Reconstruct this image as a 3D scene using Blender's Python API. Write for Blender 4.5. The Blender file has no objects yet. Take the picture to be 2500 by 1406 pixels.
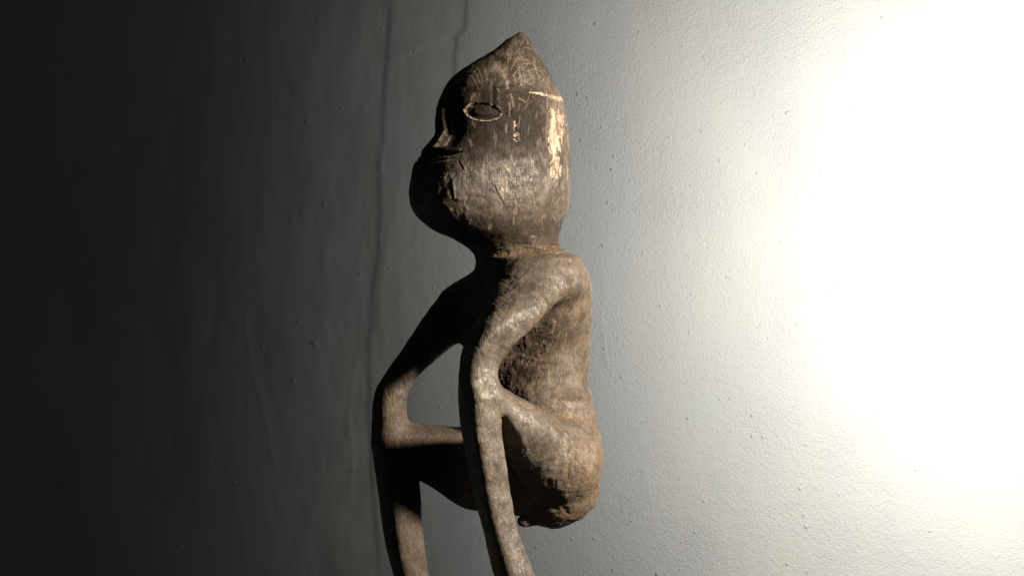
import bpy, math
import numpy as np
from mathutils import Vector

scene = bpy.context.scene
C = scene.collection
S = 0.0004            # metres per sculpting unit
CX0, CV0 = 1250.0, 703.0
YW = 1.35              # wall distance behind the figure (m)
DCAM = 3.0

# ------------------------------------------------------------------ camera
cam = bpy.data.cameras.new('camera')
cam.sensor_width = 36.0
cam.lens = 36.0 * DCAM / (2500 * S)
cam.clip_start = 0.05
cam.clip_end = 60
cam_o = bpy.data.objects.new('camera', cam)
cam_o.location = (0, -DCAM, 0)
cam_o.rotation_euler = (math.pi / 2, 0, 0)
C.objects.link(cam_o)
scene.camera = cam_o

# ------------------------------------------------------------------ world (a dark room)
w = bpy.data.worlds.new("World")
scene.world = w
w.use_nodes = True
bg = w.node_tree.nodes['Background']
bg.inputs['Color'].default_value = (0.91, 1.0, 1.0, 1)
bg.inputs['Strength'].default_value = 0.019

scene.view_settings.view_transform = 'Standard'
scene.view_settings.look = 'None'
scene.view_settings.exposure = 0
scene.view_settings.gamma = 1

# ------------------------------------------------------------------ lamps
def spot(name, loc, target, power, color, cone, blend, radius):
    d = bpy.data.lights.new(name, 'SPOT')
    d.energy = power
    d.color = color
    d.spot_size = math.radians(cone)
    d.spot_blend = blend
    d.shadow_soft_size = radius
    o = bpy.data.objects.new(name, d)
    o.location = loc
    o.rotation_euler = (Vector(target) - Vector(loc)).to_track_quat('-Z', 'Y').to_euler()
    C.objects.link(o)
    return o

# key lamp on the figure: from the right, on the camera's side, above
phi, ele, dist = math.radians(30.5), math.radians(20.5), 2.2
tgt = Vector((0.02, -0.02, -0.02))
kd = Vector((math.cos(phi) * math.cos(ele), -math.sin(phi) * math.cos(ele), math.sin(ele)))
spot('figure_spotlight', tgt + kd * dist, tgt, 740, (1.0, 0.86, 0.70), 18, 0.5, 0.11)
# lamp that grazes the wall from beyond the right edge of the picture
spot('wall_grazer', (0.655, YW - 0.751, 0.094), (1.057, YW, 0.062), 81, (1.0, 0.945, 0.86), 177.8, 1.0, 0.012)

# ------------------------------------------------------------------ helpers
def hsh(ix, iy, iz, seed):
    n = (ix * 374761393 + iy * 668265263 + iz * 2147483647 + seed * 974634777) & 0xFFFFFFFF
    n = ((n ^ (n >> 13)) * 1274126177) & 0xFFFFFFFF
    n = n ^ (n >> 16)
    return (n & 0xFFFFFF).astype(np.float64) / 0xFFFFFF

_a = np.random.RandomState(3)
GRD = _a.normal(size=(64, 3)); GRD /= np.linalg.norm(GRD, axis=1)[:, None]
def vnoise(p, seed=0):
    """gradient noise, p (N,3), result about -1..1"""
    i = np.floor(p).astype(np.int64)
    f = p - i
    q = f * f * f * (f * (f * 6 - 15) + 10)
    r = 0
    for dx in (0, 1):
        wx = q[:, 0] if dx else 1 - q[:, 0]
        for dy in (0, 1):
            wy = q[:, 1] if dy else 1 - q[:, 1]
            for dz in (0, 1):
                wz = q[:, 2] if dz else 1 - q[:, 2]
                g = GRD[(hsh(i[:, 0] + dx, i[:, 1] + dy, i[:, 2] + dz, seed) * 63.99).astype(np.int64)]
                r = r + wx * wy * wz * (g[:, 0] * (f[:, 0] - dx) + g[:, 1] * (f[:, 1] - dy) + g[:, 2] * (f[:, 2] - dz))
    return r * 1.9

def fbm(p, octv=3, seed=0):
    r, a, t = 0, 1.0, 0
    for k in range(octv):
        r = r + a * vnoise(p * (2.03 ** k) + 17.3 * k, seed + k)
        t += a
        a *= 0.5
    return r / t

def sst(a, b, x):
    t = np.clip((x - a) / (b - a), 0, 1)
    return t * t * (3 - 2 * t)

def voro(p, seed=0, jit=0.9):
    """worley F1, F2 and random value of the nearest cell"""
    i = np.floor(p).astype(np.int64)
    f1 = np.full(len(p), 9.0)
    f2 = np.full(len(p), 9.0)
    cid = np.zeros(len(p))
    for dx in (-1, 0, 1):
        for dy in (-1, 0, 1):
            for dz in (-1, 0, 1):
                jx, jy, jz = i[:, 0] + dx, i[:, 1] + dy, i[:, 2] + dz
                q = np.stack([jx + .5 + jit * (hsh(jx, jy, jz, seed) - .5),
                              jy + .5 + jit * (hsh(jx, jy, jz, seed + 1) - .5),
                              jz + .5 + jit * (hsh(jx, jy, jz, seed + 2) - .5)], 1)
                d = np.sqrt(((p - q) ** 2).sum(1))
                c = hsh(jx, jy, jz, seed + 3)
                m = d < f1
                f2 = np.where(m, f1, np.minimum(f2, d))
                cid = np.where(m, c, cid)
                f1 = np.where(m, d, f1)
    return f1, f2, cid

def hermite(ks, vals, v):
    ks = np.asarray(ks, float); vals = np.asarray(vals, float)
    v = np.asarray(v, float)
    m = np.gradient(vals, ks)
    dlt = np.diff(vals) / np.diff(ks)
    for k in range(len(dlt)):           # limit overshoot
        for j in (k, k + 1):
            lim = 3 * abs(dlt[k])
            m[j] = np.clip(m[j], -lim, lim)
    vc = np.clip(v, ks[0], ks[-1])
    i = np.clip(np.searchsorted(ks, vc) - 1, 0, len(ks) - 2)
    h = ks[i + 1] - ks[i]
    t = (vc - ks[i]) / h
    return ((2 * t**3 - 3 * t**2 + 1) * vals[i] + (t**3 - 2 * t**2 + t) * h * m[i]
            + (-2 * t**3 + 3 * t**2) * vals[i + 1] + (t**3 - t**2) * h * m[i + 1])

TH = math.radians(35)
FX, FY = -math.cos(TH), -math.sin(TH)      # the way the figure faces (x, depth)
NX, NY = math.sin(TH), -math.cos(TH)       # its side that is turned to the camera

def supp(a, b, p):
    q = p / (p - 1)
    return ((abs(FX) * a) ** q + (abs(NX) * b) ** q) ** (1 / q)

# ------------------------------------------------------------------ sculpting grid
ST = 4.0
gx = np.arange(880, 1500, ST).astype(np.float32)
gv = np.arange(60, 1640, ST).astype(np.float32)
gy = np.arange(-400, 252, ST).astype(np.float32)
X = gx[:, None, None]; V = gv[None, :, None]; Y = gy[None, None, :]

def normed(F):
    g = np.gradient(F, ST)
    m = np.sqrt(g[0] ** 2 + g[1] ** 2 + g[2] ** 2)
    return (F / np.maximum(m, 0.25)).astype(np.float32)

def loft(knots, norm=True):
    """knots: rows v, left, right, depth, b/a ratio, p (horizontal slices)"""
    K = np.array(knots, float)
    pf = 1 + K[:, 3] * S / DCAM           # the rows were measured as seen; put them at their own depth
    K[:, 1:3] = CX0 + (K[:, 1:3] - CX0) * pf[:, None]
    K[:, 0] = CV0 + (K[:, 0] - CV0) * pf
    v0, v1 = K[0, 0], K[-1, 0]
    L = hermite(K[:, 0], K[:, 1], gv); R = hermite(K[:, 0], K[:, 2], gv)
    cy = hermite(K[:, 0], K[:, 3], gv); rt = hermite(K[:, 0], K[:, 4], gv); p = hermite(K[:, 0], K[:, 5], gv)
    hw = np.maximum((R - L) / 2, 2.0)
    a = hw / np.array([supp(1, r, q) for r, q in zip(rt, p)])
    b = a * rt
    cx = (L + R) / 2
    s3 = lambda q: q.astype(np.float32)[None, :, None]
    uf = (X - s3(cx)) * np.float32(FX) + (Y - s3(cy)) * np.float32(FY)
    un = (X - s3(cx)) * np.float32(NX) + (Y - s3(cy)) * np.float32(NY)
    P = s3(p)
    F = ((np.abs(uf) / s3(a)) ** P + (np.abs(un) / s3(b)) ** P) ** (1 / P)
    F = (F - 1) * s3(np.minimum(a, b))
    if norm:
        F = normed(F)
    return np.maximum(F, np.maximum(np.float32(v0) - V, V - np.float32(v1)))

def cone(A, B, ra, rb, sv=1.0):
    def at(q):
        f = 1 + q[2] * S / DCAM
        return np.array((CX0 + (q[0] - CX0) * f, CV0 + (q[1] - CV0) * f, q[2]), np.float32)
    A = at(A); B = at(B)
    d = B - A
    L2 = float((d * d).sum())
    t = np.clip(((X - A[0]) * d[0] + (V - A[1]) * d[1] + (Y - A[2]) * d[2]) / L2, 0, 1).astype(np.float32)
    D = np.sqrt((X - A[0] - t * d[0]) ** 2 + ((V - A[1] - t * d[1]) / sv) ** 2 + (Y - A[2] - t * d[2]) ** 2)
    return (D - (ra + (rb - ra) * t)).astype(np.float32)

def smin(a, b, k):
    h = np.maximum(k - np.abs(a - b), 0) / k
    return np.minimum(a, b) - h * h * (k * .25)

HEAD = [  # v, left, right, depth, ratio, p
    (77, 1266, 1275, 0, .9, 2.0), (84, 1259, 1284, 0, .9, 2.0), (95, 1243, 1294, 0, .9, 2.0), (125, 1203, 1310, 0, .88, 2.05),
    (158, 1150, 1329, 0, .85, 2.1), (185, 1109, 1346, 0, .84, 2.2), (220, 1083, 1364, 0, .82, 2.3),
    (260, 1068, 1379, 0, .80, 2.4), (300, 1063, 1386, 0, .80, 2.4), (325, 1063, 1389, 0, .80, 2.4),
    (350, 1047, 1391, 0, .80, 2.4), (370, 1031, 1392, 0, .8, 2.4), (384, 1026, 1393, 0, .8, 2.35),
    (400, 1012, 1393, 0, .8, 2.3), (430, 1005, 1393, 0, .8, 2.3), (460, 1000, 1393, 0, .8, 2.25),
    (500, 1003, 1389, 0, .8, 2.2), (530, 1019, 1379, 0, .8, 2.1), (562, 1057, 1367, 0, .82, 2.1),
    (588, 1112, 1362, 5, .84, 2.0), (605, 1142, 1363, 8, .86, 2.0), (630, 1160, 1368, 12, .9, 2.0), (670, 1165, 1380, 15, 1, 2.0)]
TORSO = [
    (596, 1240, 1352, 10, 1.0, 2.0), (614, 1205, 1366, 10, 1.15, 2.0), (628, 1182, 1396, 10, 1.2, 2.0),
    (650, 1168, 1422, 10, 1.2, 2.1), (690, 1148, 1440, 8, 1.12, 2.3), (760, 1120, 1447, 5, .88, 2.4),
    (820, 1112, 1444, 10, .70, 2.4), (850, 1134, 1442, 12, .62, 2.4), (880, 1150, 1440, 12, .60, 2.3),
    (920, 1182, 1438, 12, .62, 2.3), (970, 1205, 1437, 6, .80, 2.3), (1030, 1215, 1440, 0, .95, 2.3), (1090, 1235, 1445, 0, 1.0, 2.2)]
PELVIS = [
    (990, 1260, 1425, 0, 1.1, 2.1), (1030, 1240, 1441, 0, 1.1, 2.2), (1060, 1236, 1451, 0, 1.1, 2.2),
    (1110, 1236, 1462, 0, 1.1, 2.2), (1160, 1240, 1468, 0, 1.1, 2.2), (1205, 1248, 1462, 0, 1.05, 2.2),
    (1245, 1266, 1441, 0, 1.0, 2.1), (1270, 1292, 1412, 0, 1.0, 2.1), (1282, 1315, 1388, 0, 1.0, 2), (1290, 1345, 1362, 0, 1.0, 2)]
NARM = [
    (622, 1318, 1368, -70, 1.0, 2.0), (640, 1280, 1396, -85, 1.0, 2.1), (690, 1222, 1408, -110, .9, 2.3),
    (750, 1182, 1352, -200, .78, 3.0), (800, 1152, 1302, -245, .78, 3.4), (850, 1130, 1246, -272, .85, 3.6),
    (900, 1120, 1217, -278, 1.0, 3.6), (935, 1118, 1215, -288, 1.0, 3.4), (970, 1118, 1224, -292, 1.05, 3.8),
    (1010, 1120, 1225, -295, 1.05, 4.2), (1060, 1126, 1226, -294, 1.05, 4.2), (1130, 1141, 1236, -290, 1.05, 4.2),
    (1200, 1155, 1246, -285, 1.0, 4.0), (1290, 1177, 1263, -279, 1.0, 3.8), (1340, 1189, 1281, -276, 1.0, 3.5),
    (1406, 1206, 1309, -272, 1.0, 3.2), (1500, 1240, 1350, -266, 1.0, 3), (1600, 1255, 1365, -265, 1.0, 3)]
FARM = [
    (668, 1150, 1230, 95, 1.0, 2.0), (682, 1124, 1245, 95, 1.0, 2.1), (702, 1092, 1240, 90, 1.0, 2.3),
    (740, 1059, 1200, 75, .95, 2.5), (800, 1015, 1143, 35, .95, 2.6), (850, 983, 1098, 17, .95, 2.7),
    (900, 948, 1038, 0, 1.0, 2.9), (935, 924, 1008, -10, 1.0, 3.0), (970, 911, 995, -20, 1.0, 3.1),
    (1010, 907, 992, -25, 1.05, 3.2), (1060, 907, 998, -25, 1.05, 3.4), (1115, 910, 1008, -25, 1.05, 3.6),
    (1160, 916, 1022, -25, 1.0, 3.6), (1210, 923, 1028, -25, 1.0, 3.6), (1290, 934, 1032, -22, 1.0, 3.4),
    (1340, 943, 1038, -20, 1.0, 3.2), (1406, 960, 1048, -17, 1.0, 3.0), (1500, 985, 1075, -15, 1.0, 3), (1600, 1000, 1095, -15, 1.0, 3)]

d_head = loft(HEAD)
d_torso = loft(TORSO)
d_pel = loft(PELVIS)
d_na = loft(NARM)
d_fa = loft(FARM)
body = smin(d_head, d_torso, 22)
body = smin(body, d_pel, 70)
nth = smin(cone((1190, 972, -270), (1262, 1040, -205), 42, 62), cone((1262, 1045, -205), (1362, 1125, -70), 62, 106), 30)
# the flat hewn underside of the near thigh
pn = np.array([-.66, .50, -.56]); pn /= np.linalg.norm(pn)
cut = ((X - 1262) * pn[0] + (V - 1150) * pn[1] + (Y + 190) * pn[2]).astype(np.float32)
nth = -smin(-nth, -cut, 12)
fth = smin(cone((962, 1080, -18), (1165, 1142, 38), 54, 96), cone((1165, 1142, 38), (1300, 1165, 60), 96, 100), 30)
body = smin(body, fth, 18)
body = smin(body, nth, 16)
body = smin(body, d_na, (26 + 44 * np.clip((790 - V) / 90, 0, 1)).astype(np.float32))
body = smin(body, d_fa, (34 - 24 * np.clip((V - 1000) / 60, 0, 1)).astype(np.float32))
# little hewn tongue under the seat and the feet below the picture
body = smin(body, cone((1312, 1262, -30), (1276, 1272, -45), 18, 14), 8)
body = smin(body, cone((1305, 1585, -235), (1215, 1595, -290), 42, 30), 25)
body = smin(body, cone((1045, 1585, 10), (950, 1595, -45), 40, 28), 25)
body = np.maximum(body, V - 1612)
# nose wedge
Kh = np.array(HEAD, float)
def head_frame(x, v, y):
    L = hermite(Kh[:, 0], Kh[:, 1], v); R = hermite(Kh[:, 0], Kh[:, 2], v)
    cy = hermite(Kh[:, 0], Kh[:, 3], v); rt = hermite(Kh[:, 0], Kh[:, 4], v); p = hermite(Kh[:, 0], Kh[:, 5], v)
    q = p / (p - 1)
    a = np.maximum((R - L) / 2, 2) / ((abs(FX)) ** q + (abs(NX) * rt) ** q) ** (1 / q)
    cx = (L + R) / 2
    uf = (x - cx) * FX + (y - cy) * FY
    un = (x - cx) * NX + (y - cy) * NY
    return uf, un, a, a * rt

i0, i1 = np.searchsorted(gv, 250), np.searchsorted(gv, 400)
vv = gv[i0:i1]
XX, VV, YY = np.meshgrid(gx, vv, gy, indexing='ij')
uf, un, a_, b_ = head_frame(XX.ravel(), VV.ravel(), YY.ravel())
VVr = VV.ravel()
t = np.clip((VVr - 272) / (366 - 272), 0, 1)
wn = 17 + 20 * t
pr = 18 + 6 * t
nose = np.maximum(np.abs(un) - wn + np.maximum(uf - a_ * .8, 0) * .25, uf - (a_ - 2 + pr - np.abs(un) * .22))
nose = np.maximum(nose, a_ * .55 - uf)
nose = np.maximum(nose, np.maximum(268 - VVr, VVr - 367)).reshape(XX.shape).astype(np.float32)
sub = body[:, i0:i1, :]
body[:, i0:i1, :] = smin(sub, nose * .9, 5)
del XX, VV, YY, uf, un, a_, b_, nose, sub

# ------------------------------------------------------------------ surface nets
def surface_nets(F, gx, gv, gy):
    s = F < 0
    nx, ny, nz = F.shape
    c = np.zeros((nx - 1, ny - 1, nz - 1), np.int8)
    for a in (0, 1):
        for b in (0, 1):
            for d in (0, 1):
                c += s[a:nx - 1 + a, b:ny - 1 + b, d:nz - 1 + d]
    act = (c > 0) & (c < 8)
    idx = np.argwhere(act)
    vid = np.full(act.shape, -1, np.int64)
    vid[act] = np.arange(len(idx))
    acc = np.zeros((len(idx), 3)); cnt = np.zeros(len(idx))
    cor = [(a, b, d) for a in (0, 1) for b in (0, 1) for d in (0, 1)]
    val = {k: F[idx[:, 0] + k[0], idx[:, 1] + k[1], idx[:, 2] + k[2]].astype(float) for k in cor}
    for k in cor:
        for ax in range(3):
            if k[ax]: continue
            k2 = list(k); k2[ax] = 1; k2 = tuple(k2)
            m = (val[k] < 0) != (val[k2] < 0)
            den = val[k] - val[k2]
            t = np.where(m, val[k] / np.where(den == 0, 1, den), 0)
            for q in range(3):
                acc[:, q] += np.where(m, k[q] + (t if q == ax else 0), 0)
            cnt += m
    P = idx + acc / cnt[:, None]
    P = P * ST + np.array([gx[0], gv[0], gy[0]])
    quads = []
    for ax in range(3):
        sl0 = [slice(1, -1)] * 3; sl1 = [slice(1, -1)] * 3
        sl0[ax] = slice(0, -1); sl1[ax] = slice(1, None)
        m = s[tuple(sl0)] != s[tuple(sl1)]
        e = np.argwhere(m)
        ins = s[tuple(sl0)][m]
        e2 = e.copy()
        o = [1, 1, 1]; o[ax] = 0
        e2 = e + np.array(o)
        u, wv = [(1, 2), (2, 0), (0, 1)][ax]
        def g(du, dw):
            q = e2.copy(); q[:, u] -= du; q[:, wv] -= dw
            return vid[q[:, 0], q[:, 1], q[:, 2]]
        Q = np.stack([g(1, 1), g(0, 1), g(0, 0), g(1, 0)], 1)
        Q[~ins] = Q[~ins][:, ::-1]
        quads.append(Q)
    return P, np.concatenate(quads)

P, Q = surface_nets(body, gx, gv, gy)
del body, d_head, d_torso, d_pel, d_na, d_fa, nth, fth

def to_world(P):
    return np.stack([(P[:, 0] - CX0) * S, P[:, 2] * S, -(P[:, 1] - CV0) * S], 1)

me = bpy.data.meshes.new('tmp')
me.vertices.add(len(P)); me.vertices.foreach_set('co', to_world(P).ravel())
me.loops.add(Q.size); me.polygons.add(len(Q))
me.polygons.foreach_set('loop_start', np.arange(0, Q.size, 4))
me.loops.foreach_set('vertex_index', Q.astype(np.int32).ravel())
me.update(calc_edges=True); me.validate()
tmp = bpy.data.objects.new('tmp', me); C.objects.link(tmp)
sm = tmp.modifiers.new('s', 'SMOOTH'); sm.factor = .5; sm.iterations = 2
md = tmp.modifiers.new('sub', 'SUBSURF'); md.levels = 1; md.render_levels = 1
dg = bpy.context.evaluated_depsgraph_get()
ev = bpy.data.meshes.new_from_object(tmp.evaluated_get(dg))
bpy.data.objects.remove(tmp); bpy.data.meshes.remove(me)
nv = len(ev.vertices)
co = np.empty(nv * 3); ev.vertices.foreach_get('co', co); co = co.reshape(-1, 3)
no = np.empty(nv * 3); ev.vertices.foreach_get('normal', no); no = no.reshape(-1, 3)
nf = len(ev.polygons)
fv = np.empty(nf * 4, np.int32); ev.loops.foreach_get('vertex_index', fv); fv = fv.reshape(-1, 4)
bpy.data.meshes.remove(ev)
# make sure the faces look outwards
e1 = co[fv[:, 1]] - co[fv[:, 0]]; e2 = co[fv[:, 2]] - co[fv[:, 0]]
cr = np.cross(e1, e2)
vol = (cr * co[fv[:, 0]]).sum()
if vol < 0:
    fv = fv[:, ::-1].copy(); no = -no

# ------------------------------------------------------------------ carving and wear, per vertex
x = co[:, 0] / S + CX0; v = CV0 - co[:, 2] / S; y = co[:, 1] / S
p3 = np.stack([x, v, y], 1)
pfv = 1 + y * S / DCAM
sx_ = CX0 + (x - CX0) / pfv; sv_ = CV0 + (v - CV0) / pfv      # where a point lies in the measured side view
nw = no                                         # outward normal
nside = nw[:, 0] * NX + nw[:, 1] * NY          # + : near flank
disp = np.zeros(nv); bare = np.zeros(nv); darkening = np.zeros(nv); dirt = np.zeros(nv); red = np.zeros(nv)
uf, un, ha, hb = head_frame(x, v, y)
al = np.arctan2(np.abs(un) / hb, uf / ha)        # 0 face front, pi back of head
inhead = v < 598
near = un > 0
# hewn facets
f1, f2, cid = voro(p3 / np.array([46., 70., 46.]), 5)
disp += (cid - .5) * (2.2 + 3.0 * sst(1030, 1090, v) * sst(1230, 1290, x)) * sst(0.0, .22, f2 - f1) * np.where(inhead, .55, 1.0) * np.where(v > 1000, .6, 1)
limb = sst(930, 1010, v) * sst(1290, 1235, x)
disp += 2.6 * fbm(p3 / 60., 2, 11) * np.where(inhead, .6, 1) * (1 - .5 * limb) + 1.0 * fbm(p3 / np.where(limb > .5, 1., 1.)[:, None] / 17., 2, 21) * (1 - .75 * limb)
# eyes
wob = fbm(p3 / 9., 2, 3) * .06
ev_ = v - 281 - (al - .77) * 12
eA, eB = (al - .77) / .315, ev_ / 22.5
e = .8 * np.sqrt(eA ** 2 + eB ** 2) + .2 * (np.abs(eB) * .95 + np.minimum(eA ** 2, 3)) + wob
eye = inhead & (e < 1.28) & (np.abs(ev_) < 60)
disp += np.where(inhead, -6.5 * sst(1.0, .80, e) + 4.0 * sst(.62, .30, e), 0)
disp += np.where(inhead, 1.2 * np.exp(-((e - 1.06) / .07) ** 2), 0)
ring = np.where(inhead, np.exp(-((e - .97) / .10) ** 4), 0)
bare = np.maximum(bare, ring * (.66 + .45 * fbm(p3 / 12., 2, 8)))
darkening = np.maximum(darkening, np.where(inhead, sst(.78, .66, e), 0))
# pit at the outer corner of the eye
pc = np.exp(-(((al - 1.13) / .08) ** 2 + ((v - 283) / 11) ** 2))
disp -= np.where(inhead, 6 * pc * (1 + .8 * fbm(p3 / 4., 2, 4)), 0); darkening = np.maximum(darkening, np.where(inhead, .8 * pc, 0))
# brow groove and short upright cut above the eye
def stroke(pts, wdt, cond=True, soft=1.0):
    """mask around a polyline in (x, v) on the camera side of the carving"""
    dmin = np.full(nv, 1e9)
    for (ax, av), (bx, bv) in zip(pts[:-1], pts[1:]):
        dx, dv = bx - ax, bv - av
        t = np.clip(((sx_ - ax) * dx + (sv_ - av) * dv) / (dx * dx + dv * dv), 0, 1)
        dmin = np.minimum(dmin, np.hypot(sx_ - ax - t * dx, sv_ - av - t * dv))
    return np.exp(-(dmin / wdt) ** 2) * (nw[:, 1] < 0.05) * cond
nearhd = inhead & near
g = stroke([(1120, 214), (1180, 205), (1205, 212), (1262, 205)], 4, nearhd); disp -= 3 * g; darkening = np.maximum(darkening, .6 * g)
g = stroke([(1203, 212), (1204, 262)], 4, nearhd); disp -= 2.5 * g; darkening = np.maximum(darkening, .8 * g)
g = stroke([(1215, 218), (1217, 252)], 5, nearhd); disp += 1.5 * g; bare = np.maximum(bare, .45 * g * (1 + fbm(p3 / np.array([3., 14, 3]), 2, 77)))
# temple chip, cheek chips
g = stroke([(1258, 300), (1262, 340)], 9, nearhd); disp -= 3.5 * g * (1 + fbm(p3 / 5., 2, 9)); bare = np.maximum(bare, .85 * g * sst(-.35, .3, fbm(p3 / 6., 2, 13)))
g = stroke([(1236, 405), (1243, 418)], 5, nearhd); bare = np.maximum(bare, .7 * g)
for pts, wd, dp in [([(1082, 468), (1112, 482)], 6, 6), ([(1070, 492), (1092, 508)], 4, 5), ([(1098, 440), (1104, 480)], 3, 4),
                    ([(1205, 455), (1228, 500)], 3, 3), ([(1065, 428), (1080, 431)], 3, 3), ([(1118, 392), (1128, 410)], 3, 2.5)]:
    g = stroke(pts, wd, nearhd); disp -= .5 * dp * g; dirt = np.maximum(dirt, .35 * g)
    g = stroke([(q[0] + 7, q[1] + 4) for q in pts], wd, nearhd); disp += dp * .5 * g
# lips and mouth
mv = 384 - (al * 8)
m1 = np.exp(-((v - mv) / 3.6) ** 2) * sst(.66, .38, al) * inhead
disp -= 12 * m1; disp += 5 * np.exp(-((v - mv + 13) / 8.) ** 2) * sst(.5, .2, al) * inhead; darkening = np.maximum(darkening, m1)
m2 = np.exp(-((v - (mv + 17 - al * 6)) / 3.) ** 2) * sst(.70, .45, al) * inhead
disp -= 4 * m2; darkening = np.maximum(darkening, .7 * m2)
g = stroke([(1045, 400), (1085, 394), (1118, 384)], 3, nearhd); bare = np.maximum(bare, .8 * g * (.7 + .8 * fbm(p3 / 8., 2, 19)))
g = stroke([(1032, 396), (1070, 391)], 2.5, nearhd); bare = np.maximum(bare, .5 * g)
wnv = 17 + 20 * np.clip((v - 272) / 94, 0, 1)
nzone = np.where(inhead & (uf > 0), sst(wnv + 34, wnv + 14, np.abs(un)) * sst(255, 280, v) * sst(392, 372, v), 0)
disp *= 1 - .85 * nzone
disp -= np.where(inhead & (uf > 0), 5 * np.exp(-((np.abs(un) - wnv - 18) / 14.) ** 2) * sst(268, 300, v) * sst(380, 355, v), 0)
# nose flank worn to bare wood
g = np.where(nearhd & (uf > 0), np.exp(-((np.abs(un) - wnv + 1) / 6.) ** 2) * sst(280, 300, v) * sst(368, 360, v), 0); bare = np.maximum(bare, (.55 + .4 * sst(320, 355, v)) * g)
# ears: shallow raised ovals, worn pale
ee = np.sqrt(((al - 2.02) / .42) ** 2 + ((v - 315) / 82) ** 2) + .5 * wob
disp += np.where(inhead, 2.0 * sst(1.08, .9, ee) - 3.0 * sst(.9, .62, ee), 0)
ear = inhead & (ee < 1.08)
wn_ = fbm(p3 / np.array([10., 17, 10]), 3, 31)
sl = np.stack([x + .25 * v, v - .25 * x, y], 1)
mott = .55 * fbm(sl / np.array([11., 34, 14]), 3, 33) + .5 * fbm(sl / np.array([4.5, 9, 5]), 3, 34)
earm = np.exp(-(((sx_ - (1350 + .05 * (sv_ - 320))) / 38) ** 2 + ((sv_ - 315) / 78) ** 2) ** 2) * nearhd
earm *= 1 - .85 * np.exp(-(((sx_ - 1322) / 20) ** 2 + ((sv_ - 300) / 52) ** 2) ** 1.5)
lowm = np.exp(-(((sx_ - 1357) / 21) ** 2 + ((sv_ - 410) / 42) ** 2) ** 1.5) * nearhd
cone_ = np.clip((sx_ - 1292) / 70, 0, 1)
topm = np.exp(-((sv_ - (226 + 16 * cone_ ** 1.5)) / (2 + 9 * cone_)) ** 2) * (sx_ > 1292) * (sx_ < 1376) * nearhd
strip = sst(1322, 1372, sx_) * sst(230, 300, sv_) * sst(560, 470, sv_) * nearhd
bare = np.maximum(bare, .95 * sst(.35, 1.15, earm + .8 * mott))
bare = np.maximum(bare, .95 * sst(.4, 1.15, lowm + .85 * mott))
bare = np.maximum(bare, .85 * sst(.35, 1.0, topm + .6 * mott))
bare = np.maximum(bare, .6 * sst(.55, 1.1, strip * .75 + 1.0 * mott))
bk = np.where(inhead, sst(1.75, 2.6, al), 0)
bare = np.maximum(bare, bk * sst(.15, .6, fbm(p3 / np.array([10., 22, 10]), 3, 51)) * .6)
red = np.maximum(red, np.where(nearhd, np.exp(-(((x - 1290) / 45) ** 2 + ((v - 265) / 55) ** 2)), 0) * sst(-.3, .5, fbm(p3 / 15., 2, 61)))
# the upper face is coloured nearly black
darkening = np.maximum(darkening, np.where(inhead, .93 * sst(185, 245, v + 14 * wn_) * sst(492, 320, v + 60 * fbm(p3 / 28., 3, 116)) * sst(2.15, 1.55, al + .25 * wn_), 0))
darkening = np.maximum(darkening, np.where(inhead, (.34 + .3 * fbm(p3 / 22., 3, 115)) * sst(230, 190, v), 0))
darkening = np.maximum(darkening, np.where(inhead, .5 * sst(520, 565, v + 12 * wn_), 0))  # colour gets darker towards the jaw
# cross-hatched rasp marks on the cap are in the material; neck join: deep gouges with dirt
nk = np.exp(-((v - (612 + (1290 - x) * .10)) / 17.) ** 2) * (x < 1400) * (v > 560) * (v < 665)
rg = fbm(p3 / 7., 3, 71)
disp -= nk * (3.0 + 3.0 * fbm(np.stack([x * .03, (v + .1 * x) * .16, y * .03], 1), 3, 72)); dirt = np.maximum(dirt, nk * .8)
# rough chopped hollow between arm, torso and thigh
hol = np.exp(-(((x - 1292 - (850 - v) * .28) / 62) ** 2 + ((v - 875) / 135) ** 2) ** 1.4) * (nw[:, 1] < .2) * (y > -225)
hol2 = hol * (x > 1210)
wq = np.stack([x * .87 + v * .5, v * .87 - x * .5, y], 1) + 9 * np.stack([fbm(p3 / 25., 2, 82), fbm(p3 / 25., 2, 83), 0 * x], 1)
disp -= hol2 * (3.0 + 7.0 * fbm(wq / np.array([17., 36, 24]), 4, 81) + 1.9 * (1 - 3 * np.abs(fbm(wq / np.array([6., 26, 10]), 2, 85)))); dirt = np.maximum(dirt, hol2 * (.8 + .5 * fbm(p3 / 10., 2, 89))); darkening = np.maximum(darkening, hol2 * (1.0 + .9 * fbm(p3 / 16., 3, 86)))
darkening = np.maximum(darkening, .9 * np.exp(-((sx_ - 1262) / 48) ** 2 - ((sv_ - 915) / 75) ** 2) * (sx_ > 1212) * (y > -215) * (1 + .5 * fbm(p3 / 12., 3, 88)))  # shaded torso side behind the near arm, painted in as dark colour
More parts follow.
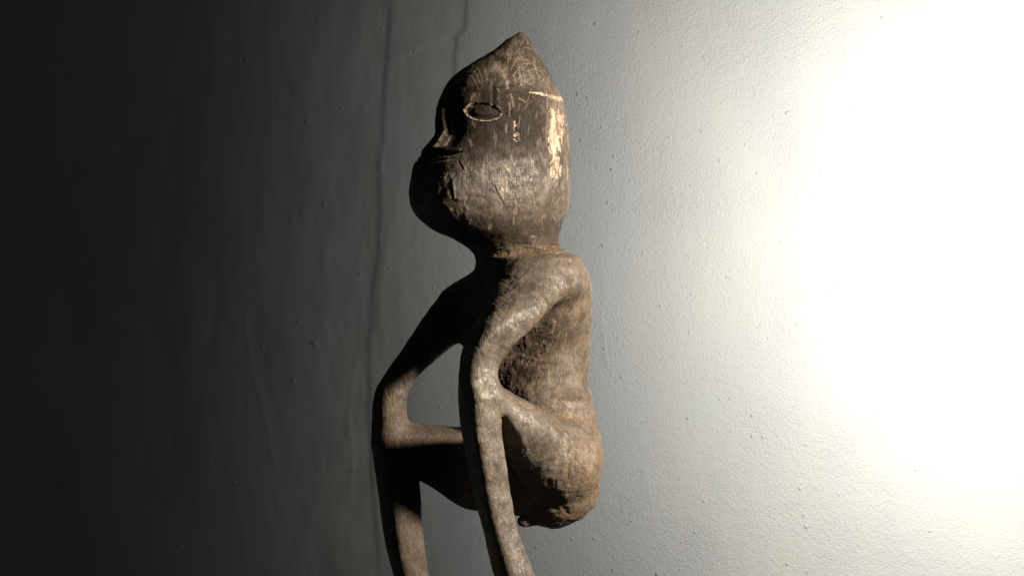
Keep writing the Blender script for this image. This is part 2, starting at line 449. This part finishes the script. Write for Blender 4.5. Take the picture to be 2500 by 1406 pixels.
# creases at knees, under the thighs and on the buttock
for pts, wd, dp, dt in [([(945, 925), (955, 985), (948, 1060)], 12, 2.5, .8), ([(975, 1010), (1020, 1028), (1125, 1036)], 7, 2.5, .9),
                        ([(1228, 1020), (1245, 1052), (1262, 1070)], 8, 5, .9), ([(1222, 1000), (1224, 1060)], 3, 5, .5),
                        ([(1408, 1095), (1400, 1150)], 3.0, 5, .9), ([(1390, 1120), (1386, 1170)], 2.4, 3, .7),
                        ([(1340, 1175), (1355, 1240)], 7, 4, .9), ([(1360, 1210), (1385, 1255)], 9, 4, .9),
                        ([(1345, 730), (1390, 722)], 9, 4, .9), ([(1300, 800), (1345, 750)], 8, 4, .9),
                        ([(1240, 970), (1300, 997), (1370, 1012), (1440, 1030)], 5, 3.5, .8),
                        ([(1375, 1206), (1455, 1195)], 3, .8, .4), ([(985, 1290), (1000, 1370)], 10, 2, .6)]:
    g = stroke(pts, wd)
    disp -= dp * g * (.75 + .35 * rg); dirt = np.maximum(dirt, dt * g)
dirt = np.maximum(dirt, sst(.25, .6, fbm(p3 / 55., 3, 91)) * .65 * (v > 620))
warm = np.clip(.46 * sst(-.25, .5, fbm(p3 / 30., 3, 121) + .55 * sst(1040, 1110, v) * (y > -215) * (x > 1230) + .45 * sst(1135, 1100, sx_) * (v > 1005) * (y > -100) + .35 * sst(1400, 1440, x) * (v > 620)) * (v > 560), 0, 1) * (1 - .72 * sst(-140, -200, y))
dirt = np.maximum(dirt, sst(1040, 1150, v) * sst(-200, -140, y) * sst(1200, 1290, x) * (.45 + .4 * fbm(p3 / 30., 3, 93)))
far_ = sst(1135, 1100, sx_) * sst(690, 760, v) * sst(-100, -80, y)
darkening = np.maximum(darkening, .42 * far_)  # dim light on the far limb, put into its colour
pol = fbm(p3 / 48., 3, 111) + .5 * fbm(p3 / 15., 3, 112) + .05
pol += .55 * sst(-130, -190, y) * (v > 640) + .75 * np.exp(-((sx_ - 1235) / 95) ** 2 - ((sv_ - 455) / 70) ** 2) * nearhd
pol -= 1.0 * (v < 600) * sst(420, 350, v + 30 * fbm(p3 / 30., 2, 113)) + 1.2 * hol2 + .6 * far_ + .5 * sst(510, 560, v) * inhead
polish = sst(-.25, .55, pol)
# upright ripples left by the knife on the thigh
disp += .8 * np.sin((x + .12 * v) / 4.2 + 2 * fbm(p3 / 40., 2, 95)) * np.exp(-(((x - 1360) / 45) ** 2 + ((v - 1090) / 60) ** 2)) * (nw[:, 1] < .3)
# brushed notches across the front edge of the near arm
edge = np.exp(-((nside - .1) / .35) ** 2) * (v > 640) * (v < 900) * (x < 1330)
disp += edge * .4 * vnoise(np.stack([(.87 * v - .5 * x) * .3, (.5 * v + .87 * x) * .022, y * .02], 1), 97)
bare = np.maximum(bare, sst(.35, .75, fbm(p3 / np.array([13., 13, 13]), 3, 101)) * .35 * (v > 620))
bare = np.maximum(bare, (nw[:, 0] > .75) * (v > 620) * (v < 1050) * sst(.0, .6, fbm(p3 / np.array([12., 20, 12]), 3, 105)) * .36)
# loose scratches and rasp marks, each a thin cut lying on the surface
rng = np.random.default_rng(11)
scrat = np.zeros(nv)
camside = np.where(rng.random(nv) < .0, True, nw[:, 1] < .25)
vord = np.argsort(v); vsrt = v[vord]
def scratch(ci, d, ln, wd, amt):
    d = d - nw[ci] * (d @ nw[ci]); d /= np.linalg.norm(d) + 1e-9
    c = p3[ci]
    cand = vord[np.searchsorted(vsrt, c[1] - ln):np.searchsorted(vsrt, c[1] + ln)]
    near_ = cand[(np.abs(p3[cand] - c) < ln).all(1)]
    q = p3[near_] - c
    t = q @ d
    perp = q - t[:, None] * d
    bend = 0.0004 * rng.normal() * t * t
    side = np.cross(nw[ci], d)
    # flattened distance: only across the cut counts
    dist_ = np.abs(perp @ side - bend)
    g_ = np.exp(-(dist_ / wd) ** 2) * sst(ln, ln * .6, np.abs(t)) * (nw[near_] @ nw[ci] > .3)
    scrat[near_] = np.maximum(scrat[near_], g_ * amt)
W2 = lambda a, b: np.array([a[0], b, a[1]])
capi = np.flatnonzero(v < 215); heai = np.flatnonzero((v > 215) & (v < 590)); resti = np.flatnonzero((v > 620) & (v < 1430))
def swirl(ang):            # a direction in the side view (x to the right, v down)
    return np.array([math.cos(ang), math.sin(ang), 0.0])
for k in range(340):
    ci = rng.choice(capi)
    ang = (rng.normal(.45, .22) if k % 2 else rng.normal(1.55, .2)) if k % 5 else rng.uniform(0, 3.14)
    scratch(ci, swirl(ang), rng.uniform(7, 21), rng.uniform(.6, 1.1), rng.uniform(.15, .6))
for k in range(430):
    ci = rng.choice(heai)
    ang = rng.choice([rng.normal(-.7, .25), rng.normal(-.6, .25), rng.normal(.8, .3), rng.uniform(0, 3.14)])
    scratch(ci, swirl(ang), rng.uniform(5, 20), rng.uniform(.5, 1.0), rng.uniform(.1, .65))
for k in range(260):
    ci = rng.choice(resti)
    scratch(ci, swirl(rng.uniform(0, 3.14)), rng.uniform(4, 18), rng.uniform(.6, 1.2), rng.uniform(.1, .6))
disp -= .8 * scrat
co = co + nw * (disp * S)[:, None]

# ------------------------------------------------------------------ materials
def new_mat(name):
    m = bpy.data.materials.new(name); m.use_nodes = True
    nt = m.node_tree
    b = nt.nodes['Principled BSDF']
    return m, nt, b

class NB:
    def __init__(s, nt): s.nt = nt
    def n(s, typ, **kw):
        nd = s.nt.nodes.new(typ)
        for k, val in kw.items(): setattr(nd, k, val)
        return nd
    def link(s, a, b): s.nt.links.new(a, b)
    def val(s, sock, a):
        if hasattr(a, 'links') or isinstance(a, bpy.types.NodeSocket): s.link(a, sock)
        else: sock.default_value = a
    def math(s, op, a, b=None, c=None, clamp=False):
        m = s.n('ShaderNodeMath', operation=op, use_clamp=clamp)
        s.val(m.inputs[0], a)
        if b is not None: s.val(m.inputs[1], b)
        if c is not None: s.val(m.inputs[2], c)
        return m.outputs[0]
    def mix(s, f, a, b):
        m = s.n('ShaderNodeMix', data_type='RGBA')
        s.val(m.inputs[0], f); s.val(m.inputs[6], a); s.val(m.inputs[7], b)
        return m.outputs[2]
    def mapr(s, a, f0, f1, t0=0., t1=1.):
        m = s.n('ShaderNodeMapRange', interpolation_type='SMOOTHSTEP')
        s.val(m.inputs[0], a)
        for i, q in enumerate((f0, f1, t0, t1)): m.inputs[i + 1].default_value = q
        return m.outputs[0]
    def mapping(s, src, rot=(0, 0, 0), scale=(1, 1, 1), loc=(0, 0, 0)):
        m = s.n('ShaderNodeMapping'); s.link(src, m.inputs[0])
        m.inputs['Rotation'].default_value = rot; m.inputs['Scale'].default_value = scale; m.inputs['Location'].default_value = loc
        return m.outputs[0]
    def noise(s, src, scale, detail=3, rough=.55, dist=0.):
        m = s.n('ShaderNodeTexNoise'); s.link(src, m.inputs['Vector'])
        m.inputs['Scale'].default_value = scale; m.inputs['Detail'].default_value = detail
        m.inputs['Roughness'].default_value = rough; m.inputs['Distortion'].default_value = dist
        return m.outputs['Fac']

def wood():
    m, nt, b = new_mat('carved_wood')
    N = NB(nt)
    tc = N.n('ShaderNodeTexCoord').outputs['Object']
    at = {}
    for k in ('bare', 'darkening', 'dirt', 'red', 'scratch', 'polish', 'warm'):
        a = N.n('ShaderNodeAttribute', attribute_name=k); at[k] = a.outputs['Fac']
    big = N.noise(tc, 14, 4, .6)
    med = N.noise(tc, 60, 4, .6)
    fine = N.noise(tc, 420, 3, .6)
    grain = N.noise(N.mapping(tc, rot=(0.1, .08, 0), scale=(1, 1, .09)), 330, 3, .6, .3)
    scr = N.math('MULTIPLY', at['scratch'], N.mapr(N.noise(tc, 300, 2), .3, .6, .35, 1.0))
    base = N.mix(N.mapr(big, .35, .65), (.036, .026, .019, 1), (.092, .074, .057, 1))
    base = N.mix(N.math('MULTIPLY', N.mapr(N.noise(tc, 34, 5, .65, .6), .44, .66), .75), base, (.150, .122, .094, 1))
    base = N.mix(N.math('MULTIPLY', at['polish'], N.mapr(med, .3, .6, .55, .95)), base, N.mix(N.mapr(N.noise(tc, 75, 4, .6), .4, .62), (.066, .056, .047, 1), (.135, .118, .101, 1)))
    base = N.mix(N.math('MULTIPLY', N.mapr(grain, .48, .68), N.math('SUBTRACT', .6, N.math('MULTIPLY', at['polish'], .45))), base, (.036, .025, .017, 1))
    base = N.mix(N.math('MULTIPLY', at['warm'], N.mapr(N.noise(tc, 90, 4, .65), .35, .6, .2, .9)), base, (.20, .145, .092, 1))
    base = N.mix(N.math('MULTIPLY', at['red'], .55), base, (.11, .035, .018, 1))
    sf = N.math('MULTIPLY', at['darkening'], N.math('ADD', .75, N.math('MULTIPLY', med, .4)), clamp=True)
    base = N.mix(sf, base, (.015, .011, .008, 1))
    dd = N.mix(N.mapr(fine, .35, .65), (.07, .045, .026, 1), (.20, .14, .085, 1))
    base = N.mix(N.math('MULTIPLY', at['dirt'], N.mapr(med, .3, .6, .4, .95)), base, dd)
    bw = N.mix(N.mapr(grain, .42, .66), (.46, .385, .30, 1), (.24, .17, .11, 1))
    # pores and fibres the size of a millimetre
    tiny = N.noise(tc, 780, 2, .6)
    fib = N.noise(N.mapping(tc, rot=(.25, .3, 0), scale=(1, 1, .22)), 620, 3, .65, .8)
    patchy = N.math('MULTIPLY', N.mapr(N.noise(tc, 40, 3), .42, .66, .08, .8), N.math('SUBTRACT', 1.0, N.math('MULTIPLY', at['polish'], .7)))
    base = N.mix(N.math('MULTIPLY', N.mapr(fib, .52, .66), N.math('MULTIPLY', patchy, .75)), base, (.030, .019, .012, 1))
    base = N.mix(N.math('MULTIPLY', N.mapr(fib, .42, .30), N.math('MULTIPLY', patchy, .40)), base, (.30, .23, .16, 1))
    fl = N.noise(N.mapping(tc, rot=(.9, .2, .5), scale=(1, .6, .35)), 330, 4, .75, 1.0)
    flm = N.mapr(N.noise(tc, 24, 3, .6), .42, .62, .15, 1.0)
    base = N.mix(N.math('MULTIPLY', N.mapr(fl, .60, .70), N.math('MULTIPLY', flm, .6)), base, (.33, .265, .19, 1))
    base = N.mix(N.math('MULTIPLY', N.mapr(fl, .40, .31), .75), base, (.02, .013, .008, 1))
    base = N.mix(N.mapr(tiny, .58, .72, 0, .5), base, (.03, .02, .013, 1))
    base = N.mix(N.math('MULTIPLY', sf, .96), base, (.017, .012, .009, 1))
    bn = N.math('ADD', N.math('MULTIPLY', fine, 1.1), N.math('MULTIPLY', med, .9))
    base = N.mix(N.mapr(N.math('MULTIPLY', at['bare'], bn), .26, 1.12), base, bw)
    base = N.mix(N.math('MULTIPLY', scr, .6), base, (.46, .37, .27, 1))
    N.link(base, b.inputs['Base Color'])
    rg = N.math('ADD', .36, N.math('MULTIPLY', N.noise(tc, 48, 5, .7), .34))
    rg = N.math('ADD', rg, N.math('MULTIPLY', at['darkening'], .12))
    rg = N.math('SUBTRACT', rg, N.math('MULTIPLY', at['polish'], .15))
    rg = N.math('ADD', rg, N.math('MULTIPLY', at['dirt'], .3), clamp=True)
    N.link(rg, b.inputs['Roughness'])
    N.link(N.mapr(at['darkening'], .2, 1.0, .32, .13), b.inputs['Specular IOR Level'])
    h = N.math('ADD', N.math('MULTIPLY', fine, .25), N.math('MULTIPLY', N.math('MULTIPLY', grain, .38), N.math('SUBTRACT', 1.0, N.math('MULTIPLY', at['polish'], .7))))
    h = N.math('ADD', h, N.math('MULTIPLY', med, .5))
    h = N.math('SUBTRACT', h, N.math('MULTIPLY', N.mapr(fib, .5, .68), .30))
    h = N.math('ADD', h, N.math('MULTIPLY', fl, .7))
    h = N.math('SUBTRACT', h, N.math('MULTIPLY', scr, .35))
    h = N.math('ADD', h, N.math('MULTIPLY', N.math('MULTIPLY', at['dirt'], N.noise(tc, 170, 4, .7, 1.2)), 1.3))
    bp = N.n('ShaderNodeBump'); bp.inputs['Strength'].default_value = .75; bp.inputs['Distance'].default_value = .0012
    N.link(h, bp.inputs['Height']); N.link(bp.outputs[0], b.inputs['Normal'])
    return m

def plaster():
    m, nt, b = new_mat('painted_plaster')
    N = NB(nt)
    tc = N.n('ShaderNodeTexCoord').outputs['Object']
    big = N.noise(N.mapping(tc, scale=(1, 1, .45)), 3.2, 4, .55)
    col = N.mix(N.mapr(big, .35, .68), (.43, .455, .475, 1), (.50, .505, .49, 1))
    spots = N.mapr(N.noise(tc, 26, 3, .6), .55, .8)
    col = N.mix(N.math('MULTIPLY', spots, .22), col, (.50, .45, .38, 1))
    sx = N.n('ShaderNodeSeparateXYZ'); N.link(tc, sx.inputs[0])
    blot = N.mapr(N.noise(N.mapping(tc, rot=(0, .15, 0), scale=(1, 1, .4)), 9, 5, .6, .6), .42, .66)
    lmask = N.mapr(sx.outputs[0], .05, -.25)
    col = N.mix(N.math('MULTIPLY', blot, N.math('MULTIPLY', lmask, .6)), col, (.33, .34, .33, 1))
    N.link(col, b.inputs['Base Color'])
    b.inputs['Roughness'].default_value = .55
    b.inputs['Specular IOR Level'].default_value = .35
    st1 = N.noise(tc, 330, 3, .6, .3)
    st2 = N.noise(tc, 95, 2, .5)
    # the roller stipple fades into smooth skim towards the left of the wall
    amt = N.mapr(N.math('ADD', sx.outputs[0], N.math('MULTIPLY', N.math('SUBTRACT', big, .5), .35)), -.28, .05, .15, .85)
    amt = N.math('MULTIPLY', amt, N.mapr(N.noise(tc, 7, 3, .5), .35, .65, .65, 1.15))
    h = N.math('ADD', N.math('MULTIPLY', st1, 1.6), N.math('MULTIPLY', st2, .7))
    h = N.math('MULTIPLY', h, amt)
    streak = N.noise(N.mapping(tc, rot=(0, .06, 0), scale=(1, 1, .07)), 26, 3, .5)
    h = N.math('ADD', h, N.math('MULTIPLY', streak, .5))
    bp = N.n('ShaderNodeBump'); bp.inputs['Strength'].default_value = .8; bp.inputs['Distance'].default_value = .0014
    N.link(h, bp.inputs['Height']); N.link(bp.outputs[0], b.inputs['Normal'])
    return m

M_WOOD = wood()
M_WALL = plaster()

# ------------------------------------------------------------------ cut the carving into its parts
fc = p3[fv].mean(1); fn = nw[fv].mean(1)
fx, fvv, fy = fc[:, 0], fc[:, 1], fc[:, 2]
fun = un[fv].mean(1); ffe = e[fv].mean(1); fuf = uf[fv].mean(1); fha = ha[fv].mean(1); fal = al[fv].mean(1)
fear = ee[fv].mean(1)
part = np.zeros(nf, np.int8)                      # 0 torso
def inter(K, col, vq): 
    K = np.array(K, float); return hermite(K[:, 0], K[:, col], vq)
ncx = (inter(NARM, 1, fvv) + inter(NARM, 2, fvv)) / 2; ncy = inter(NARM, 3, fvv)
fcx = (inter(FARM, 1, fvv) + inter(FARM, 2, fvv)) / 2; fcy = inter(FARM, 3, fvv)
nhw = (inter(NARM, 2, fvv) - inter(NARM, 1, fvv)) / 2; fhw = (inter(FARM, 2, fvv) - inter(FARM, 1, fvv)) / 2
dn = np.hypot(fx - ncx, fy - ncy) / nhw; df = np.hypot(fx - fcx, fy - fcy) / fhw
hd = fvv < 606 + (1290 - fx) * .10
part[(dn < 1.22) & (fvv > 640) & (fvv <= 950)] = 1
part[(df < 1.22) & (fvv > 690) & (fvv <= 985)] = 2
low = fvv > 950
lownear = low & ((dn < 1.45) | ((fun * 0 + (fx - 1330) * NX + fy * NY > 0) & (fvv > 985 + (fx - 1200) * .16)))
lowfar = (fvv > 950) & ~lownear & ((df < 1.45) | (fvv > 1010))
part[lownear] = 3
part[lowfar & (fvv > 985)] = 4
part[lowfar & (fvv <= 985) & (df < 1.45)] = 2
part[hd] = 5
part[hd & (ffe < 1.18) & (fal < 1.3) & (fun > 0)] = 6
part[hd & (ffe < 1.18) & (fal < 1.3) & (fun < 0)] = 7
part[hd & (fear < 1.0) & (fun > 0)] = 8
part[hd & (fear < 1.0) & (fun < 0)] = 9
part[hd & (np.abs(fun) < 46) & (fvv > 272) & (fvv < 369) & (fuf > fha - 4) & (part == 5)] = 10
part[hd & (fvv > 369) & (fvv < 402) & (fal < .95)] = 11

cr = np.cross(co[fv[:, 1]] - co[fv[:, 0]], co[fv[:, 3]] - co[fv[:, 0]])
vn = np.zeros((nv, 3))
for k in range(4):
    for q in range(3):
        vn[:, q] += np.bincount(fv[:, k], cr[:, q], nv)
vn /= np.linalg.norm(vn, axis=1)[:, None] + 1e-20
attrs = {'warm': warm, 'polish': polish, 'scratch': scrat, 'bare': np.clip(bare, 0, 1), 'darkening': np.clip(darkening, 0, 1), 'dirt': np.clip(dirt, 0, 1), 'red': red}

root = bpy.data.objects.new('carved_figure', None)
root.location = (0, 0, -(1612 - CV0) * S)
root.empty_display_size = .05
C.objects.link(root)
root['label'] = 'dark weathered wooden carving of a squatting pointed-head figure in front of the grey wall'
root['category'] = 'sculpture'

def make_part(name, k, parent, label=None):
    sel = fv[part == k]
    used, inv = np.unique(sel, return_inverse=True)
    m = bpy.data.meshes.new(name)
    m.vertices.add(len(used)); m.vertices.foreach_set('co', co[used].ravel())
    m.loops.add(sel.size); m.polygons.add(len(sel))
    m.polygons.foreach_set('loop_start', np.arange(0, sel.size, 4))
    m.loops.foreach_set('vertex_index', inv.astype(np.int32).ravel())
    m.update(calc_edges=True)
    for kk, arr in attrs.items():
        a = m.attributes.new(kk, 'FLOAT', 'POINT'); a.data.foreach_set('value', arr[used].astype(np.float32))
    m.polygons.foreach_set('use_smooth', np.ones(len(sel), bool))
    m.normals_split_custom_set_from_vertices(vn[used])
    m.materials.append(M_WOOD)
    o = bpy.data.objects.new(name, m)
    C.objects.link(o)
    o.parent = parent
    if label: o['label'] = label
    return o

head = make_part('head', 5, root)
torso = make_part('torso', 0, root)
parts = [head, torso,
         make_part('arm', 1, root, 'arm nearer the camera, lit along its outer side'),
         make_part('arm', 2, root, 'far arm, mostly in shadow'),
         make_part('leg', 3, root, 'leg nearer the camera, thigh and long thin shin'),
         make_part('leg', 4, root, 'far leg, bent at the left edge of the figure')]
up = (0, 0, (1612 - CV0) * S)
for o in parts: o.location = up
for name, k, lb in (('eye', 6, 'eye with a pale carved rim'), ('eye', 7, None), ('ear', 8, 'ear worn down to pale bare wood'),
                    ('ear', 9, None), ('nose', 10, None), ('mouth', 11, None)):
    make_part(name, k, head, lb)

# ------------------------------------------------------------------ the wall
WS = S * (DCAM + YW) / DCAM        # metres on the wall per picture unit (used to lay out its own creases)
core_x = np.arange(-150, 2651, 5.0); core_v = np.arange(-120, 1527, 5.0)
def pad(c, far): 
    n = 14; g = np.geomspace(8, far, n)
    return np.concatenate([(c[0] - g)[::-1], c, c[-1] + g])
wx = pad(core_x, 2600.); wv = pad(core_v, 2200.)
GX, GV = np.meshgrid(wx, wv, indexing='ij')
n1, n2 = GX.shape
qx, qv = GX.ravel(), GV.ravel()
pw = np.stack([qx, qv, np.zeros_like(qx)], 1)
hgt = np.zeros_like(qx)
hgt += 4.0 * fbm(pw / np.array([260., 620., 1]), 3, 201)
lf = sst(1250, 850, qx)
hgt += lf * 3.0 * fbm(np.stack([qx + .10 * qv, qv * .30, qx * 0], 1) / 60., 3, 211)
hgt += lf * 1.3 * fbm(np.stack([qx - .12 * qv, qv * .3, qx * 0], 1) / 26., 2, 221)
def crease(pts, wdt, amp, step=0., sw=6.):
    global hgt
    dmin = np.full(len(qx), 1e9); sd = np.zeros(len(qx)); tt = np.zeros(len(qx)); n = len(pts) - 1
    jx = qx + .8 * vnoise(pw / 40., 231)
    for i, ((ax, av), (bx, bv)) in enumerate(zip(pts[:-1], pts[1:])):
        dx, dv = bx - ax, bv - av
        L = math.hypot(dx, dv)
        t = np.clip(((jx - ax) * dx + (qv - av) * dv) / (L * L), 0, 1)
        d = np.hypot(jx - ax - t * dx, qv - av - t * dv)
        sgn = ((jx - ax) * dv - (qv - av) * dx) / L
        m = d < dmin
        sd = np.where(m, sgn, sd); tt = np.where(m, (i + t) / n, tt); dmin = np.where(m, d, dmin)
    fade = sst(0, .08, tt) * sst(1, .92, tt)
    hgt += .85 * amp * fade * np.exp(-(dmin / wdt) ** 2)
    if step:
        hgt += 1.9 * step * fade * np.tanh(sd / sw) * np.exp(-(dmin / 90.) ** 2)
crease([(954, -60), (948, 60), (940, 150), (937, 200), (932, 300), (929, 370), (921, 430), (925, 520), (918, 640), (906, 720), (899, 850), (897, 1000), (905, 1150), (916, 1300), (930, 1480)], 5, -1.6, 1.6)
crease([(927, 350), (927, 380), (926, 420)], 8, 3.2)
crease([(1140, -60), (1133, 70), (1112, 86), (1108, 150), (1101, 230)], 4, -1.8, 1.6)
crease([(1125, 78), (1050, 105), (1000, 130), (945, 155)], 6, .8, -.7)
crease([(596, 740), (605, 830), (617, 910), (640, 990), (655, 1060), (662, 1110), (692, 1180)], 6, 2.2)
crease([(576, 570), (545, 625), (530, 660)], 6, 2.4)
crease([(535, 650), (530, 700), (520, 790), (512, 840)], 9, -2.6)
crease([(245, 820), (212, 868)], 5, 2.0)
crease([(876, 845), (856, 950), (850, 1040), (862, 1100), (853, 1225)], 7, 2.2)
crease([(1030, 560), (975, 640)], 8, 1.4)
crease([(1468, 750), (1474, 830), (1482, 905)], 4, 1.3)
crease([(1490, 820), (1494, 900)], 3, 1.0)
crease([(955, 540), (930, 700), (925, 820)], 9, 1.8)
Wc = np.stack([(qx - CX0) * WS, YW - hgt * .00045, -(qv - CV0) * WS], 1)
ii = np.arange(n1 * n2).reshape(n1, n2)
qd = np.stack([ii[:-1, :-1], ii[:-1, 1:], ii[1:, 1:], ii[1:, :-1]], -1).reshape(-1, 4)
mw = bpy.data.meshes.new('wall')
mw.vertices.add(len(Wc)); mw.vertices.foreach_set('co', Wc.ravel())
mw.loops.add(qd.size); mw.polygons.add(len(qd))
mw.polygons.foreach_set('loop_start', np.arange(0, qd.size, 4))
mw.loops.foreach_set('vertex_index', qd.astype(np.int32).ravel())
mw.update(calc_edges=True)
mw.polygons.foreach_set('use_smooth', np.ones(len(qd), bool))
if mw.polygons[0].normal.y > 0: mw.flip_normals()
mw.materials.append(M_WALL)
wall = bpy.data.objects.new('wall', mw); C.objects.link(wall)
wall['kind'] = 'structure'
wall['label'] = 'grey painted plaster wall, stippled on the right and wrinkled on the left'

# dried drops and grit under the paint
rng = np.random.default_rng(4)
spots_ = [(641, 846, 7), (716, 929, 7), (769, 838, 6), (727, 785, 6), (791, 498, 6), (878, 667, 6), (601, 147, 7), (750, 298, 6),
          (438, 1331, 7), (572, 1177, 7), (529, 1118, 6), (860, 1145, 7), (1411, 231, 5), (1434, 239, 4), (1922, 277, 5), (1473, 600, 5), (1484, 495, 5),
          (1968, 1285, 6), (2270, 1294, 6), (2235, 1145, 5), (1921, 1375, 5), (1605, 1400, 6), (1836, 1013, 5), (1836, 1064, 5),
          (1684, 810, 5), (1688, 718, 4), (1570, 617, 4), (1540, 1270, 4), (1758, 393, 4), (1848, 425, 4), (1455, 60, 5), (932, 72, 5), (1012, 126, 4), (950, 655, 5), (1075, 995, 5)]
for k in range(400):
    a = rng.uniform(500, 2450) if k < 70 else rng.uniform(1300, 2300)
    spots_.append((a, rng.uniform(-80, 1480), (1.7 + 3.0 * rng.random() ** 2.5) * (1.1 if a < 1400 else 1)))
vs, fs = [], []
for (px, pv, r) in spots_:
    c0 = len(vs); nseg = 8
    hh = r * rng.uniform(.28, .5) * (.7 if px < 1350 else 1)
    ix = np.argmin(np.abs(wx - px)); iv = np.argmin(np.abs(wv - pv)); yb = Wc[ii[ix, iv], 1]
    vs.append(((px - CX0) * WS, yb - hh * WS, -(pv - CV0) * WS))
    for ring_, (rr, h_) in enumerate(((.55, .82), (.9, .4), (1.05, -.5))):
        for s_ in range(nseg):
            an = 2 * math.pi * s_ / nseg
            q = r * rr * rng.uniform(.85, 1.15)
            vs.append(((px + q * math.cos(an) - CX0) * WS, yb - hh * h_ * WS, -(pv + q * 1.1 * math.sin(an) - CV0) * WS))
    for s_ in range(nseg):
        s2 = (s_ + 1) % nseg
        fs.append((c0, c0 + 1 + s_, c0 + 1 + s2))
        for k in (0, 1):
            o0 = c0 + 1 + k * nseg; o1 = o0 + nseg
            fs.append((o0 + s_, o1 + s_, o1 + s2, o0 + s2))
ml = bpy.data.meshes.new('paint_lumps')
ml.from_pydata(vs, [], fs); ml.update()
ml.polygons.foreach_set('use_smooth', np.ones(len(fs), bool))
import bmesh
bm = bmesh.new(); bm.from_mesh(ml); bmesh.ops.recalc_face_normals(bm, faces=bm.faces); bm.to_mesh(ml); bm.free()
ml.materials.append(M_WALL)
lo = bpy.data.objects.new('paint_lumps', ml); C.objects.link(lo)
lo.parent = wall
lo['kind'] = 'stuff'
